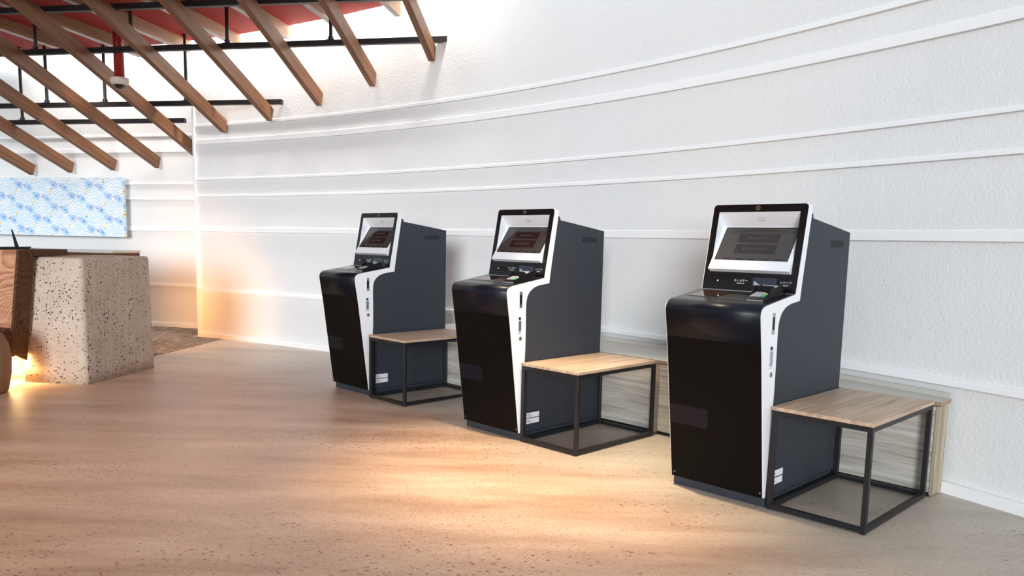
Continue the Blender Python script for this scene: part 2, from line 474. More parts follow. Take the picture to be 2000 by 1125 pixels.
# ------------------------------------------------------------------ red ceiling
AZ = .1566; TAN = .3538; ZB = 2.9544; TH = math.atan(TAN)
DS = Vector((math.sin(AZ), math.cos(AZ))); PP = Vector((math.cos(AZ), -math.sin(AZ)))
cs = lambda c, s: PP*c + DS*s
ZC = 3.65
def cam_ray(u, v): return Fv + R2*((u-1000)/F_PX) - U2*((v-PCY)/F_PX)
def at_z(u, v, z):
    d = cam_ray(u, v); k = (z-1.3)/d.z; return Vector((d.x*k, d.y*k))
edge_cs = [(-1.6, 7.33), (-2.15, 7.66), (-2.67, 7.96), (-3.17, 8.22), (-3.94, 8.57), (-4.71, 8.88), (-5.47, 9.11), (-5.91, 9.24), (-6.69, 9.37), (-7.0, 9.43), (-8.0, 9.56), (-9.5, 9.65)]
edge = [cs(*q) for q in edge_cs]
poly = [tuple(p) for p in edge] + [tuple(cs(-9.5, 1.2)), tuple(cs(-1.6, 1.2))]
bm = bmesh.new()
zprism(bm, poly, ZC, ZC+.05)
for f in bm.faces:
    if abs(f.normal.z) < .5: f.material_index = 1
bm.normal_update()
for f in bm.faces:
    f.material_index = 1 if abs(f.normal.z) < .5 else 0
tag(obj('ceiling', bm, [M['red_ceiling'], M['dark_edge']]), kind='structure')

def edge_s(c):
    for (c0, s0), (c1, s1) in zip(edge_cs, edge_cs[1:]):
        if c1 <= c <= c0: return s0+(s1-s0)*(c-c0)/(c1-c0)
    return 9.3

# short battens fixed under the ceiling
ORD = ['by the free rail end', 'second from the rail end', 'third from the rail end', 'fourth from the rail end',
       'fifth from the rail end', 'sixth from the rail end', 'seventh from the rail end']
for k, c in enumerate((-2.462, -3.235, -3.98, -4.74, -5.515, -6.285, -7.055)):
    s1 = edge_s(c)+.0; s0 = 4.2
    base = cs(c, s0)
    o = empty('ceiling_batten', (base.x, base.y, ZC-.135), PI/2-AZ,
              f'short level wooden batten fixed under the red ceiling, {ORD[k]}', 'batten', 'battens under the red ceiling')
    L = s1-s0+.02
    bm = bmesh.new(); box(bm, 0, L, -.0325, .0325, .006, .1345); obj('wood_bar', bm, M['batten'], o)
    bm = bmesh.new(); box(bm, 0, L, -.0325, .0325, 0, .006); obj('pale_strip', bm, M['batten_strip'], o)

# sloping beams
BW, BH = .062, .155
BC = [-2.1115, -2.8688, -3.6188, -4.3663, -5.1002, -5.858, -6.643, -7.370, -8.109, -8.804]
def end_s(c):
    """where the slope line at offset c meets a wall"""
    P = cs(c+BW/2, 0)
    if c > -5.6:
        ox, oy = P.x-CX, P.y-CY
        b = ox*DS.x+oy*DS.y; q = ox*ox+oy*oy-RW**2
        return -b+math.sqrt(b*b-q)
    return ((LW0-P).dot(ln))/(DS.dot(ln))
NTH = ['first', 'second', 'third', 'fourth', 'fifth', 'sixth', 'seventh', 'eighth', 'ninth', 'tenth']
S0 = 6.55
for k, c in enumerate(BC):
    s1 = end_s(c)-.075
    z0 = ZB-TAN*(S0-8)
    L = (s1-S0)/math.cos(TH)
    p = cs(c, S0)
    d = Vector((DS.x*math.cos(TH), DS.y*math.cos(TH), -math.sin(TH)))
    left = Vector((-PP.x, -PP.y, 0)); up = d.cross(left)
    mwm = Matrix(((d.x, left.x, up.x, p.x), (d.y, left.y, up.y, p.y), (d.z, left.z, up.z, z0), (0, 0, 0, 1)))
    bm = bmesh.new(); box(bm, 0, L, -BW, 0, 0, BH, bev=.002, seg=1)
    lab = ['sloping wooden ceiling beam under the free end of the second black rail, rightmost of the row'] + \
          [f'sloping wooden ceiling beam, {NTH[i]} from the right in the row hung under the black rails' for i in range(1, 10)]
    if k == 4: lab[4] = 'sloping wooden ceiling beam just right of the red camera pole, fifth from the right'
    if k == 5: lab[5] = 'sloping wooden ceiling beam behind the dome camera, sixth from the right, ending behind the curved wall'
    if k == 9: lab[9] = 'sloping wooden ceiling beam at the far left, lowest above the blue patterned panel'
    o = obj('ceiling_beam', bm, M['beam'], matrix=mwm)
    tag(o, lab[k], 'beam', 'sloping wooden ceiling beams')

# black rails on top of the beams, with their hanger rods
BT = BH/math.cos(TH)
RS = .054
def rail(s_at, c0, c1, rods, label):
    """s_at: (s at c0, s at c1); the rail lies across the beams"""
    a, b = cs(c0, s_at[0]), cs(c1, s_at[1])
    sm = (s_at[0]+s_at[1])/2
    za = ZB-TAN*(s_at[0]-.5*RS-8)+BT+.002; zb = ZB-TAN*(s_at[1]-.5*RS-8)+BT+.002
    ang = math.atan2(b.y-a.y, b.x-a.x); L = (b-a).length
    o = empty('ceiling_rail', (a.x, a.y, za), ang, label, 'rail', 'black rails over the beams')
    dz = zb-za
    bm = bmesh.new()
    hexa(bm, [(0, -RS/2, 0), (L, -RS/2, dz), (L, RS/2, dz), (0, RS/2, 0), (0, -RS/2, RS), (L, -RS/2, RS+dz), (L, RS/2, RS+dz), (0, RS/2, RS)])
    obj('bar', bm, M['rail_black'], o)
    for c in rods:
        x = (c-c0)/(c1-c0)*L; zz = dz*x/L
        bm = bmesh.new()
        tube(bm, (x, 0, zz+RS), (x, 0, ZC-za), .019, 14)
        tube(bm, (x, 0, zz+RS-.001), (x, 0, zz+RS+.035), .029, 14)
        tube(bm, (x, 0, ZC-za-.012), (x, 0, ZC-za), .035, 14)
        box(bm, x-.045, x+.045, -RS/2-.004, RS/2+.004, zz-.004 if False else zz+.002, zz+RS+.004)
        obj('hanger_rod', bm, M['rail_black'], o)
    return o
rail((7.18, 7.10), -9.3, -1.93, (-6.5, -5.35, -4.257, -3.125), 'black steel ceiling rail closest to the red ceiling, highest of the four')
rail((7.86, 7.725), -9.3, -1.906, (-6.493, -5.35, -4.255, -3.127), 'long black steel ceiling rail passing in front of the red camera pole')
rail((8.885, 8.82), -9.3, -4.161, (-7.252, -6.456, -5.378), 'black steel ceiling rail with its free end against the pale wall, third from the top')
rail((9.28, 9.228), -9.3, -5.644, (-7.95,), 'black steel ceiling rail above the blue patterned panel, lowest of the four')

# dome camera on its red pole
cx_, cy_ = -4.275, 8.66
zb = 2.845
o = empty('security_camera', (cx_, cy_, zb), 0, 'cream dome security camera hanging from the ceiling on a thick red pole', 'camera')
bm = bmesh.new(); tube(bm, (0, 0, .115), (0, 0, ZC-zb), .051, 24); obj('pole', bm, M['red_pipe'], o, smooth=False)
for f in o.children[0].data.polygons: f.use_smooth = abs(f.normal.z) < .5
bm = bmesh.new(); lathe(bm, [(0, .12), (.088, .12), (.094, .112), (.092, .07), (.078, .052), (.07, .05), (0, .05)]); obj('housing', bm, M['cream_plastic'], o)
bm = bmesh.new(); lathe(bm, [(.068, .055), (.066, .05), (.060, .03), (.046, .012), (.024, .002), (0, 0)]); obj('dome', bm, M['smoked_dome'], o)
bm = bmesh.new(); lathe(bm, [(.069, .056), (.071, .05), (.067, .044), (.066, .05), (.068, .056)]); obj('dome_ring', bm, M['clear_dome'], o)

# ------------------------------------------------------------------ check-in kiosk
KXL, KXR = -.5415, .0037
def text_mesh(name, body, size, mat, parent, origin, ux, uy, align='CENTER'):
    cu = bpy.data.curves.new(name, 'FONT'); cu.body = body; cu.size = size; cu.align_x = align; cu.align_y = 'CENTER'
    cu.extrude = .0003
    tmp = bpy.data.objects.new(name, cu); COL.objects.link(tmp)
    dg = bpy.context.evaluated_depsgraph_get(); dg.update()
    me = bpy.data.meshes.new_from_object(tmp.evaluated_get(dg))
    bpy.data.objects.remove(tmp); bpy.data.curves.remove(cu)
    me.name = name; me.materials.clear(); me.materials.append(mat)
    ux = Vector(ux).normalized(); uy = Vector(uy).normalized(); n = ux.cross(uy)
    mm = Matrix(((ux.x, uy.x, n.x, origin[0]), (ux.y, uy.y, n.y, origin[1]), (ux.z, uy.z, n.z, origin[2]), (0, 0, 0, 1)))
    me.transform(mm)
    o = bpy.data.objects.new(name, me); return link(o, parent)

FE = [(-.0218, .0528), (-.1201, .7718), (-.1500, .950), (-.1535, .975), (-.1505, .9945), (-.142, 1.008), (-.128, 1.0175), (-.109, 1.0235), (-.081, 1.0282), (.188, 1.0696)]
GB = [(.1965, 1.0312), (.1538, 1.0267), (.118, 1.0195), (.0884, 1.0085), (.066, .9955), (.0469, .9795), (.0345, .9615), (.0265, .941), (.0210, .915), (.0195, .870), (.0216, .7514), (.0215, .6047), (-.0043, .0528)]
BZ0, BZS = -.01524, .19084              # bezel plane  y = BZ0 + BZS z
bz = lambda z: BZ0+BZS*z
BN = Vector((0, -1, BZS)).normalized()  # bezel normal, to the user
BU = Vector((0, BZS, 1)).normalized()   # up along the bezel
def on_bezel(x, z, off=0):
    return (x, bz(z)+BN.y*off, z+BN.z*off)
def bezel_quad_box(bm, x0, x1, z0, z1, o0, o1, mi=0):
    hexa(bm, [on_bezel(x0, z0, o0), on_bezel(x1, z0, o0), on_bezel(x1, z1, o0), on_bezel(x0, z1, o0),
              on_bezel(x0, z0, o1), on_bezel(x1, z0, o1), on_bezel(x1, z1, o1), on_bezel(x0, z1, o1)], mi)

def offset_path(path, d):
    """path of (y,z) pushed out by d to the front / up"""
    out = []
    for i, p in enumerate(path):
        a = Vector(path[max(0, i-1)]); b = Vector(path[min(len(path)-1, i+1)])
        t_ = (b-a).normalized(); n_ = Vector((-t_.y, t_.x))
        out.append((p[0]+n_.x*d, p[1]+n_.y*d))
    return out

def make_kiosk():
    root = empty('check_in_kiosk', (0, 0, 0))
    # plinth and body
    bm = bmesh.new(); box(bm, KXL+.003, KXR-.003, .0, .785, 0, .0485); obj('plinth', bm, M['grey_metal'], root)
    bm = bmesh.new()
    top = [(.3091, 1.4806), (.3128, 1.4575), (.797, 1.3935), (.797, .0528)]
    full = GB[::-1] + [(.2362, 1.0362), (.2522, 1.1454)] + top
    prism(bm, full, KXR-.03, KXR); prism(bm, full, KXL, KXL+.03)
    mid = GB[::-1] + [(.30, 1.035), (.375, 1.05), (.375, 1.4493), (.797, 1.3935), (.797, .0528)]
    prism(bm, mid, KXL+.03, KXR-.03)
    body = obj('body', bm, M['grey_metal'], root)
    bm = bmesh.new(); prism(bm, [(.3135, 1.457), (.3145, 1.476), (.3185, 1.480), (.3235, 1.478), (.3315, 1.4550)], KXL+.002, KXR-.001); obj('top_flange', bm, M['grey_metal'], body)
    bm = bmesh.new()
    for q in range(14):
        y = .558+.0117*q
        box(bm, KXR-.004, KXR+.0012, y, y+.0072, 1.3115, 1.3475)
    obj('vent', bm, M['frame_black'], body)
    # white front shell seen from the side
    bm = bmesh.new(); prism(bm, FE + GB, KXL, KXR)
    shell = obj('side_shell', bm, M['white_plastic'], root)
    x = KXR
    bm = bmesh.new(); box(bm, x-.002, x+.0012, -.0445, -.0155, .881, .988, 0, .001, 1); box(bm, x, x+.002, -.039, -.021, .904, .966, 1)
    obj('catch', bm, [M['chrome'], M['black_plastic']], shell)
    bm = bmesh.new(); box(bm, x-.002, x+.0012, -.0545, -.0185, .712, .826, 0, .001, 1)
    box(bm, x+.001, x+.007, -.049, -.026, .730, .800, 1, .003, 2); box(bm, x+.001, x+.003, -.046, -.028, .806, .822, 2)
    obj('latch_handle', bm, [M['latch_plate'], M['chrome'], M['black_plastic']], shell)
    bm = bmesh.new(); tube(bm, (x-.001, -.029, .683), (x+.004, -.029, .683), .013, 20); box(bm, x+.0038, x+.0046, -.0305, -.0275, .675, .691, 1)
    obj('keyhole', bm, [M['chrome'], M['black_plastic']], shell)
    # dark front: matt lower panel, gloss upper cover that rolls over into the counter
    zs = .832; ys = -.1201+(-.1500+.1201)*(zs-.7718)/(.950-.7718)
    low = [FE[0], FE[1], (ys, zs-.0006)]; upp = [(ys, zs)] + FE[2:-1] + [(.1865, 1.0693)]
    i0, i1 = KXL+.006, KXR-.006
    bm = bmesh.new(); prism(bm, offset_path(low, .0045) + low[::-1], i0, i1); lp = obj('lower_panel', bm, M['matte_black'], root)
    bm = bmesh.new(); prism(bm, offset_path(upp[:7], .0045) + upp[:7][::-1], i0, i1)
    cov = obj('upper_cover', bm, M['navy_gloss'], root)
    for f in cov.data.polygons: f.use_smooth = abs(f.normal.x) < .5
    bm = bmesh.new(); prism(bm, offset_path(upp[6:], .0045) + upp[6:][::-1], i0, i1)
    ctr = obj('counter', bm, M['counter'], root)
    fy = lambda z: -.0218-.1367*(z-.0528)
    def fbox(bm, x0, x1, z0, z1, o0, o1, mi=0):
        nn = Vector((0, -1, -.1367)).normalized()
        P = lambda x_, z_, o_: (x_, fy(z_)+nn.y*o_, z_+nn.z*o_)
        hexa(bm, [P(x0, z0, o0), P(x1, z0, o0), P(x1, z1, o0), P(x0, z1, o0), P(x0, z0, o1), P(x1, z0, o1), P(x1, z1, o1), P(x0, z1, o1)], mi)
    bm = bmesh.new(); fbox(bm, -.531, -.304, .359, .465, .004, .0052); obj('cover_plate', bm, M['navy_gloss'], lp)
    for sx_ in (-.516, -.012):
        bm = bmesh.new(); tube(bm, (sx_, fy(.078)-.004, .078), (sx_, fy(.078)-.0065, .078), .004, 12); obj('screw', bm, M['chrome'], lp)
    # counter fittings
    CA, CB = 1.0408+.0045, .1549
    cz = lambda y: CA+CB*y
    def cquad(bm, pts, o0, o1):
        hexa(bm, [(px, py, cz(py)+o0) for px, py in pts]+[(px, py, cz(py)+o1) for px, py in pts])
    bm = bmesh.new(); cquad(bm, [(-.49, -.02), (-.325, -.02), (-.325, .125), (-.49, .125)], -.001, .0022); obj('scanner_glass', bm, M['scan_glass'], ctr)
    bm = bmesh.new(); cquad(bm, [(-.31, -.048), (-.145, -.048), (-.145, .08), (-.31, .08)], -.001, .0014); obj('writing_pad', bm, M['mat_grey'], ctr)
    bm = bmesh.new(); cquad(bm, [(KXL+.008, .163), (KXR-.008, .163), (KXR-.008, .171), (KXL+.008, .171)], -.001, .003); obj('reflection_strip', bm, M['chrome'], ctr)  # bright strip stands in for the light reflected along the rear edge
    # monitor housing: a white ring with a recess for the screen
    hp = [(bz(1.0705), 1.0705), (bz(1.5312), 1.5312), (bz(1.5312)+.012, 1.5312), (.287, 1.5150), (.3169, 1.4838), (.3091, 1.4808), (.2522, 1.1454), (.2362, 1.0362), (.1967, 1.0312)]
    OL, OR, OT, OB = -.502, -.0365, 1.4885, 1.168
    bm = bmesh.new()
    for xa, xb, sd in ((KXL, OL, 0), (OR, KXR, 1)):
        a, b = prism(bm, hp, xa, xb)
        out = b if sd else a
        es = [bm.edges.get((out[i], out[i+1])) for i in range(1, 4)]
        bmesh.ops.bevel(bm, geom=es, offset=.022, segments=5, profile=.5, affect='EDGES')
    prism(bm, [(bz(OT), OT)] + hp[1:5] + [(.352, 1.466), (.352, 1.413), (.332, 1.411)], OL, OR)
    prism(bm, [(bz(1.0705), 1.0705), (bz(OB), OB), (bz(OB)+.03, OB), (.2362, 1.0362), (.1967, 1.0312)], OL, OR)
    house = obj('monitor_housing', bm, M['white_plastic'], root)
    # screen tray and screen
    bm = bmesh.new()
    prism(bm, [(.177, 1.1835), (.2055, 1.1672), (.24, 1.172), (.358, 1.404), (.332, 1.411)], OL+.0005, OR-.0005)
    for xa, xb in ((OL-.004, OL+.0004), (OR-.0004, OR+.004)):
        prism(bm, [(.21, 1.172), (.357, 1.40), (.357, 1.468), (bz(OT)+.002, OT+.001)], xa, xb)
    tray = obj('screen_tray', bm, M['white_plastic'], root)
    S_b, S_t = Vector((.2095, 1.2328)), Vector((.3285, 1.4075))
    sd_ = (S_t-S_b).normalized(); sn = Vector((-sd_.y, sd_.x))
    SU = Vector((0, sd_.x, sd_.y)); SN = Vector((0, sn.x, sn.y)); SH = (S_t-S_b).length
    def sp3(x_, w_, o_): 
        q = Vector((x_, S_b.x, S_b.y)) + SU*w_ + SN*o_; return tuple(q)
    def sbox(bm, x0, x1, w0, w1, o0, o1, mi=0):
        hexa(bm, [sp3(x0, w0, o0), sp3(x1, w0, o0), sp3(x1, w1, o0), sp3(x0, w1, o0), sp3(x0, w0, o1), sp3(x1, w0, o1), sp3(x1, w1, o1), sp3(x0, w1, o1)], mi)
    X0, X1 = -.484, -.063
    bm = bmesh.new(); sbox(bm, X0, X1, 0, SH, -.004, .0012); scr = obj('screen', bm, M['black_gloss'], root)
    bm = bmesh.new(); sbox(bm, X0+.005, X1-.004, .003, SH-.005, .001, .0016); obj('display', bm, M['screen'], scr)
    wpx = lambda f: X0+(X1-X0)*f
    for a_, b_, txt in ((.535, .80, 'チェックイン'), (.20, .475, 'チェックアウト')):
        bm = bmesh.new(); sbox(bm, wpx(.235), wpx(.79), SH*a_, SH*b_, .0015, .0021); obj('screen_button', bm, M['screen_btn'], scr)
        text_mesh('button_text', txt, .021, M['grey_ink'], scr, sp3(wpx(.51), SH*(a_+b_)/2, .0024), (1, 0, 0), SU)
    bm = bmesh.new()
    bm.free()
    for q in range(5):
        bm = bmesh.new(); sbox(bm, wpx(.11+.178*q), wpx(.21+.178*q), .004, SH*.055, .0015, .0021); obj('menu_button', bm, M['screen_btn'], scr)
    bm = bmesh.new(); sbox(bm, wpx(.2), wpx(.86), SH*.872, SH*.88, .0015, .0019)
    for q in range(16): 
        xx = .27+.03*q; sbox(bm, wpx(xx), wpx(xx+.018+.006*(q % 3 == 0)), SH*.90, SH*.935, .0015, .0019)
    obj('headline', bm, M['screen_btn'], scr)
    bm = bmesh.new()
    for i in range(4):
        for j in range(3):
            # speaker holes in the sloping upper wall of the recess
            f = .35+.11*j; y = bz(OT)+(.332-bz(OT))*f; z = OT+(1.411-OT)*f
            nrm = Vector((0, OT-1.411, -(.332-bz(OT)))).normalized()
            nrm = -nrm if nrm.y > 0 else nrm
            p = Vector((-.285+.011*i+.006*(j % 2), y, z))
            tube(bm, p-nrm*.002, p+nrm*.0006, .0022, 8)
    obj('speaker_holes', bm, M['dark_ink'], house)
    # black bezel around the opening, rounded top corners
    bm = bmesh.new()
    e0, e1, zb_, zt_ = KXL+.0045, KXR-.003, 1.0715, 1.5282
    rr = .019
    def rounded():
        pts = [(e0, zb_), (e1, zb_)]
        for i in range(7):
            a = i/6*PI/2; pts.append((e1-rr+rr*math.cos(a), zt_-rr+rr*math.sin(a)))
        for i in range(7):
            a = PI/2+i/6*PI/2; pts.append((e0+rr+rr*math.cos(a), zt_-rr+rr*math.sin(a)))
        return pts
    outer = rounded(); inner = [(OL, OB), (OR, OB), (OR, OT), (OL, OT)]
    def ring(off):
        return [bm.verts.new(on_bezel(x_, z_, off)) for x_, z_ in outer], [bm.verts.new(on_bezel(x_, z_, off)) for x_, z_ in inner]
    o1_, i1_ = ring(.003); o0_, i0_ = ring(-.0005)
    def cap(o_, i_):
        bm.faces.new([o_[0], o_[1], i_[1], i_[0]])
        bm.faces.new([o_[1]] + o_[2:9] + [i_[2], i_[1]])
        bm.faces.new([o_[8], o_[9], i_[3], i_[2]])
        bm.faces.new(o_[9:] + [o_[0], i_[0], i_[3]])
    cap(o1_, i1_); cap(o0_, i0_)
    for R_ in ((o1_, o0_), (i1_, i0_)):
        n_ = len(R_[0])
        for i in range(n_): bm.faces.new([R_[0][i], R_[0][(i+1) % n_], R_[1][(i+1) % n_], R_[1][i]])
    bezel = obj('bezel', bm, M['black_gloss'], root)
    bm = bmesh.new(); p = Vector(on_bezel(-.274, 1.5085, .0025)); tube(bm, p, p+BN*.002, .0125, 24, 0); tube(bm, p+BN*.0019, p+BN*.003, .007, 20, 1)
    obj('camera_lens', bm, [M['lens'], M['black_plastic']], bezel)
    bm = bmesh.new(); bezel_quad_box(bm, -.459, -.365, 1.105, 1.132, .0025, .0045)
    bezel_quad_box(bm, -.437, -.375, 1.115, 1.119, .0044, .0054, 1); bezel_quad_box(bm, -.4495, -.4445, 1.1165, 1.1215, .0044, .0054, 2)
    obj('card_slot', bm, [M['black_plastic'], M['frame_black'], M['led_white']], bezel)
    bm = bmesh.new(); bezel_quad_box(bm, -.243, -.108, 1.099, 1.1435, .0025, .0045)
    bezel_quad_box(bm, -.233, -.118, 1.132, 1.1365, .0044, .0056); bezel_quad_box(bm, -.177, -.172, 1.105, 1.109, .0044, .0056, 1)
    face(bm, [on_bezel(-.233, 1.105, .005), on_bezel(-.196, 1.105, .005), on_bezel(-.233, 1.126, .005)], 2)
    obj('receipt_slot', bm, [M['receipt'], M['led_white'], M['lcd']], bezel)
    for xc, a_, b_ in ((-.310, 'ルームキー', 'ROOM KEY'), (-.0575, 'レシート', 'RECEIPT')):
        text_mesh('lettering', a_, .0165, M['white_ink'], bezel, on_bezel(xc, 1.1245, .0034), (1, 0, 0), BU)
        text_mesh('lettering', b_, .009, M['white_ink'], bezel, on_bezel(xc, 1.110, .0034), (1, 0, 0), BU)
    # two printed stickers low on the side
    for z0, z1 in ((.1436, .1772), (.1035, .1375)):
        bm = bmesh.new(); box(bm, KXR-.001, KXR+.0008, .048, .1695, z0, z1)
        for q, (ya, yb) in enumerate(((.053, .083), (.053, .102), (.053, .091))):
            z_ = z1-.009-.0075*q; box(bm, KXR+.0006, KXR+.0012, ya, yb, z_-.003, z_, 1)
        tag(obj('sticker', bm, [M['sticker'], M['dark_ink']], root), 'white printed sticker')
    return root

KIOSKS = [(-1.173, 6.428, -.79), (.070, 5.050, -.79), (1.290, 3.807, -.79)]
KLAB = ['black and white check-in kiosk farthest back, closest to the speckled stone counter',
        'black and white check-in kiosk standing in the middle of the three',
        'black and white check-in kiosk nearest the viewer, beside the free cabinet end']
proto = make_kiosk()
for i, (x, y, a) in enumerate(KIOSKS):
    o = proto if i == 0 else copy_tree(proto)
    o.location = (x, y, 0); o.rotation_euler = (0, 0, a)
    tag(o, KLAB[i], 'kiosk', 'check-in kiosks along the curved wall')

# ------------------------------------------------------------------ card terminal on every kiosk counter
def make_terminal():
    root = empty('card_terminal', (0, 0, 0))
    # local frame: y backwards, z up from the counter; tilt is set when placed
    bm = bmesh.new()
    prism(bm, [(0, 0), (0, .012), (.012, .020), (.085, .030), (.105, .036), (.185, .050), (.20, .044), (.20, .0)], -.045, .045)
    body = obj('terminal_body', bm, M['black_plastic'], root)
    bm = bmesh.new(); prism(bm, [(-.012, 0), (-.012, .006), (.004, .010), (.03, .004), (.03, 0)], -.043, .043); obj('card_slot_lip', bm, M['chrome'], body)
    sl = (.030-.020)/(.085-.012)
    kz = lambda y: .020+sl*(y-.012)
    bm = bmesh.new()
    for r_ in range(4):
        for c_ in range(3):
            xa = -.036+.0185*c_; ya = .015+.0168*r_
            hexa(bm, [(xa, ya, kz(ya)-.001), (xa+.0145, ya, kz(ya)-.001), (xa+.0145, ya+.012, kz(ya+.012)-.001), (xa, ya+.012, kz(ya+.012)-.001),
                      (xa, ya, kz(ya)+.003), (xa+.0145, ya, kz(ya)+.003), (xa+.0145, ya+.012, kz(ya+.012)+.003), (xa, ya+.012, kz(ya+.012)+.003)])
    obj('keypad', bm, M['key_grey'], root)
    for nm, y0, y1, m in (('enter_key', .015, .044, 'key_green'), ('clear_key', .0486, .060, 'key_yellow')):
        bm = bmesh.new()
        hexa(bm, [(.0205, y0, kz(y0)-.001), (.036, y0, kz(y0)-.001), (.036, y1, kz(y1)-.001), (.0205, y1, kz(y1)-.001),
                  (.0205, y0, kz(y0)+.0035), (.036, y0, kz(y0)+.0035), (.036, y1, kz(y1)+.0035), (.0205, y1, kz(y1)+.0035)])
        obj(nm, bm, M[m], root)
    bm = bmesh.new()
    s2 = (.050-.036)/(.185-.105); dz = lambda y: .036+s2*(y-.105)
    hexa(bm, [(-.034, .115, dz(.115)-.001), (.034, .115, dz(.115)-.001), (.034, .172, dz(.172)-.001), (-.034, .172, dz(.172)-.001),
              (-.034, .115, dz(.115)+.0012), (.034, .115, dz(.115)+.0012), (.034, .172, dz(.172)+.0012), (-.034, .172, dz(.172)+.0012)])
    obj('terminal_display', bm, M['lcd'], root)
    bm = bmesh.new()
    for s_ in (-1, 1):
        xa, xb = (.0445, .0475) if s_ > 0 else (-.0475, -.0445)
        prism(bm, [(.045, .012), (.115, .030), (.115, .05), (.098, .060), (.08, .056), (.055, .034)], xa, xb)
    prism(bm, [(.09, .030), (.094, .030), (.099, .060), (.095, .060)], -.0475, .0475)
    obj('privacy_shield', bm, M['black_plastic'], root)
    return root
TLAB = ['small black card payment terminal on the counter of the farthest kiosk',
        'small black card payment terminal on the counter of the middle kiosk',
        'small black card payment terminal with green key on the nearest kiosk counter']
term = make_terminal()
for i, (x, y, a) in enumerate(KIOSKS):
    o = term if i == 0 else copy_tree(term)
    lx, ly = -.089, -.05
    c_, s_ = math.cos(a), math.sin(a)
    z = 1.0453+.1549*ly
    o.location = (x+c_*lx-s_*ly, y+s_*lx+c_*ly, z+.001)
    o.rotation_euler = (math.atan(.1549), 0, a)
    tag(o, TLAB[i], 'card terminal', 'card terminals on the kiosks')

# ------------------------------------------------------------------ bag tables
def make_table():
    root = empty('side_table', (0, 0, 0))
    W_, D_, H_, q = .4856, .8124, .5249, .0235
    bm = bmesh.new(); box(bm, -.003, W_+.003, -.003, D_+.003, H_-.018, H_, 0, .0012, 1); obj('table_top', bm, M['oak'], root)
    zt = H_-.0185
    for x in (0, W_-q):
        for y in (0, D_-q):
            bm = bmesh.new(); box(bm, x, x+q, y, y+q, .006, zt, 0, .001, 1)
            tube(bm, (x+q/2, y+q/2, 0), (x+q/2, y+q/2, .008), .009, 12)
            obj('leg', bm, M['frame_black'], root)
    for y in (0, D_-q):
        for z in (.008, zt-q):
            bm = bmesh.new(); box(bm, q, W_-q, y, y+q, z, z+q); obj('rail', bm, M['frame_black'], root)
    for x in (0, W_-q):
        for z in (.008, zt-q):
            bm = bmesh.new(); box(bm, x, x+q, q, D_-q, z, z+q); obj('rail', bm, M['frame_black'], root)
    return root
TABLES = [(.05, -.052, 0), (.0165, -.022, 0), (.0165, -.0135, 0)]
BLAB = ['oak topped black frame table beside the farthest kiosk, partly hidden by the middle kiosk',
        'oak topped black frame table between the middle and nearest kiosks',
        'oak topped black frame table nearest the viewer, in front of the cabinet end']
tab = make_table()
for i, ((x, y, a), (lx, ly, da)) in enumerate(zip(KIOSKS, TABLES)):
    o = tab if i == 0 else copy_tree(tab)
    c_, s_ = math.cos(a), math.sin(a)
    o.location = (x+c_*lx-s_*ly, y+s_*lx+c_*ly, 0); o.rotation_euler = (0, 0, a+da)
    tag(o, BLAB[i], 'table', 'bag tables beside the kiosks')

# ------------------------------------------------------------------ low cabinets along the wall
KB = Vector((2.252, 4.022)); e1 = Vector((.6932, -.7207)).normalized(); n1 = Vector((-e1.y, e1.x))
n1 = n1 if n1.x > 0 else -n1
OFF = .0
def cab_pt(t_, d=0): return KB + e1*t_ + n1*(OFF+d)
def to_wall(t_, back=.055):
    P = cab_pt(t_) - Vector((CX, CY)); b = P.dot(n1); q = P.dot(P)-(RW-back)**2
    return -b+math.sqrt(b*b-q)
T_END = .0
ct, H_C = [T_END, -.93, -1.80, -2.70, -3.58, -4.42], .496
CLAB = ['low zebra-grain wall cabinet with exposed end panel behind the nearest table',
        'low zebra-grain wall cabinet between the nearest and middle kiosks',
        'low zebra-grain wall cabinet behind the middle table and kiosk',
        'low zebra-grain wall cabinet behind the farthest table and middle kiosk',
        'low zebra-grain wall cabinet behind the farthest kiosk']
ang = math.atan2(e1.y, e1.x)
for k, (tr, tl) in enumerate(zip(ct, ct[1:])):
    P = cab_pt(tl); Lc = tr-tl
    o = empty('wall_cabinet', (P.x, P.y, 0), ang, CLAB[k], 'cabinet', 'low cabinets along the curved wall')
    # local x along the run (left to right), local y into the wall
    n_ = 7
    bk = [(Lc*i/n_, to_wall(tl+Lc*i/n_)) for i in range(n_+1)]
    pw = .018
    bm = bmesh.new(); zprism(bm, [(pw, .019), (Lc-pw, .019)] + [(min(max(x_, pw), Lc-pw), y_) for x_, y_ in bk[::-1]], .0, H_C-.008)
    obj('carcass', bm, M['zebra_v'], o)
    for x0 in (0.0005, Lc-pw-.0005):
        bm = bmesh.new(); zprism(bm, [(x0, .0), (x0+pw, .0), (x0+pw, to_wall(tl+x0+pw)-.001), (x0, to_wall(tl+x0)-.001)], .012, H_C-.004); obj('side_panel', bm, M['zebra_v'], o)
    bm = bmesh.new(); box(bm, pw+.003, Lc-pw-.003, .0, .018, .026, H_C-.006); obj('door', bm, M['zebra_h'], o)
    bm = bmesh.new(); box(bm, pw, Lc-pw, .004, .018, .0, .023); obj('toe_kick', bm, M['frame_black'], o)
P = cab_pt(ct[-1]); Lw = T_END-ct[-1]
bm = bmesh.new(); n_ = 24
zprism(bm, [(-.0, -.001), (Lw+.004, -.001)] + [(Lw*i/n_+(.004 if i == n_ else 0), to_wall(ct[-1]+Lw*i/n_, .03)) for i in range(n_, -1, -1)], H_C, .518)
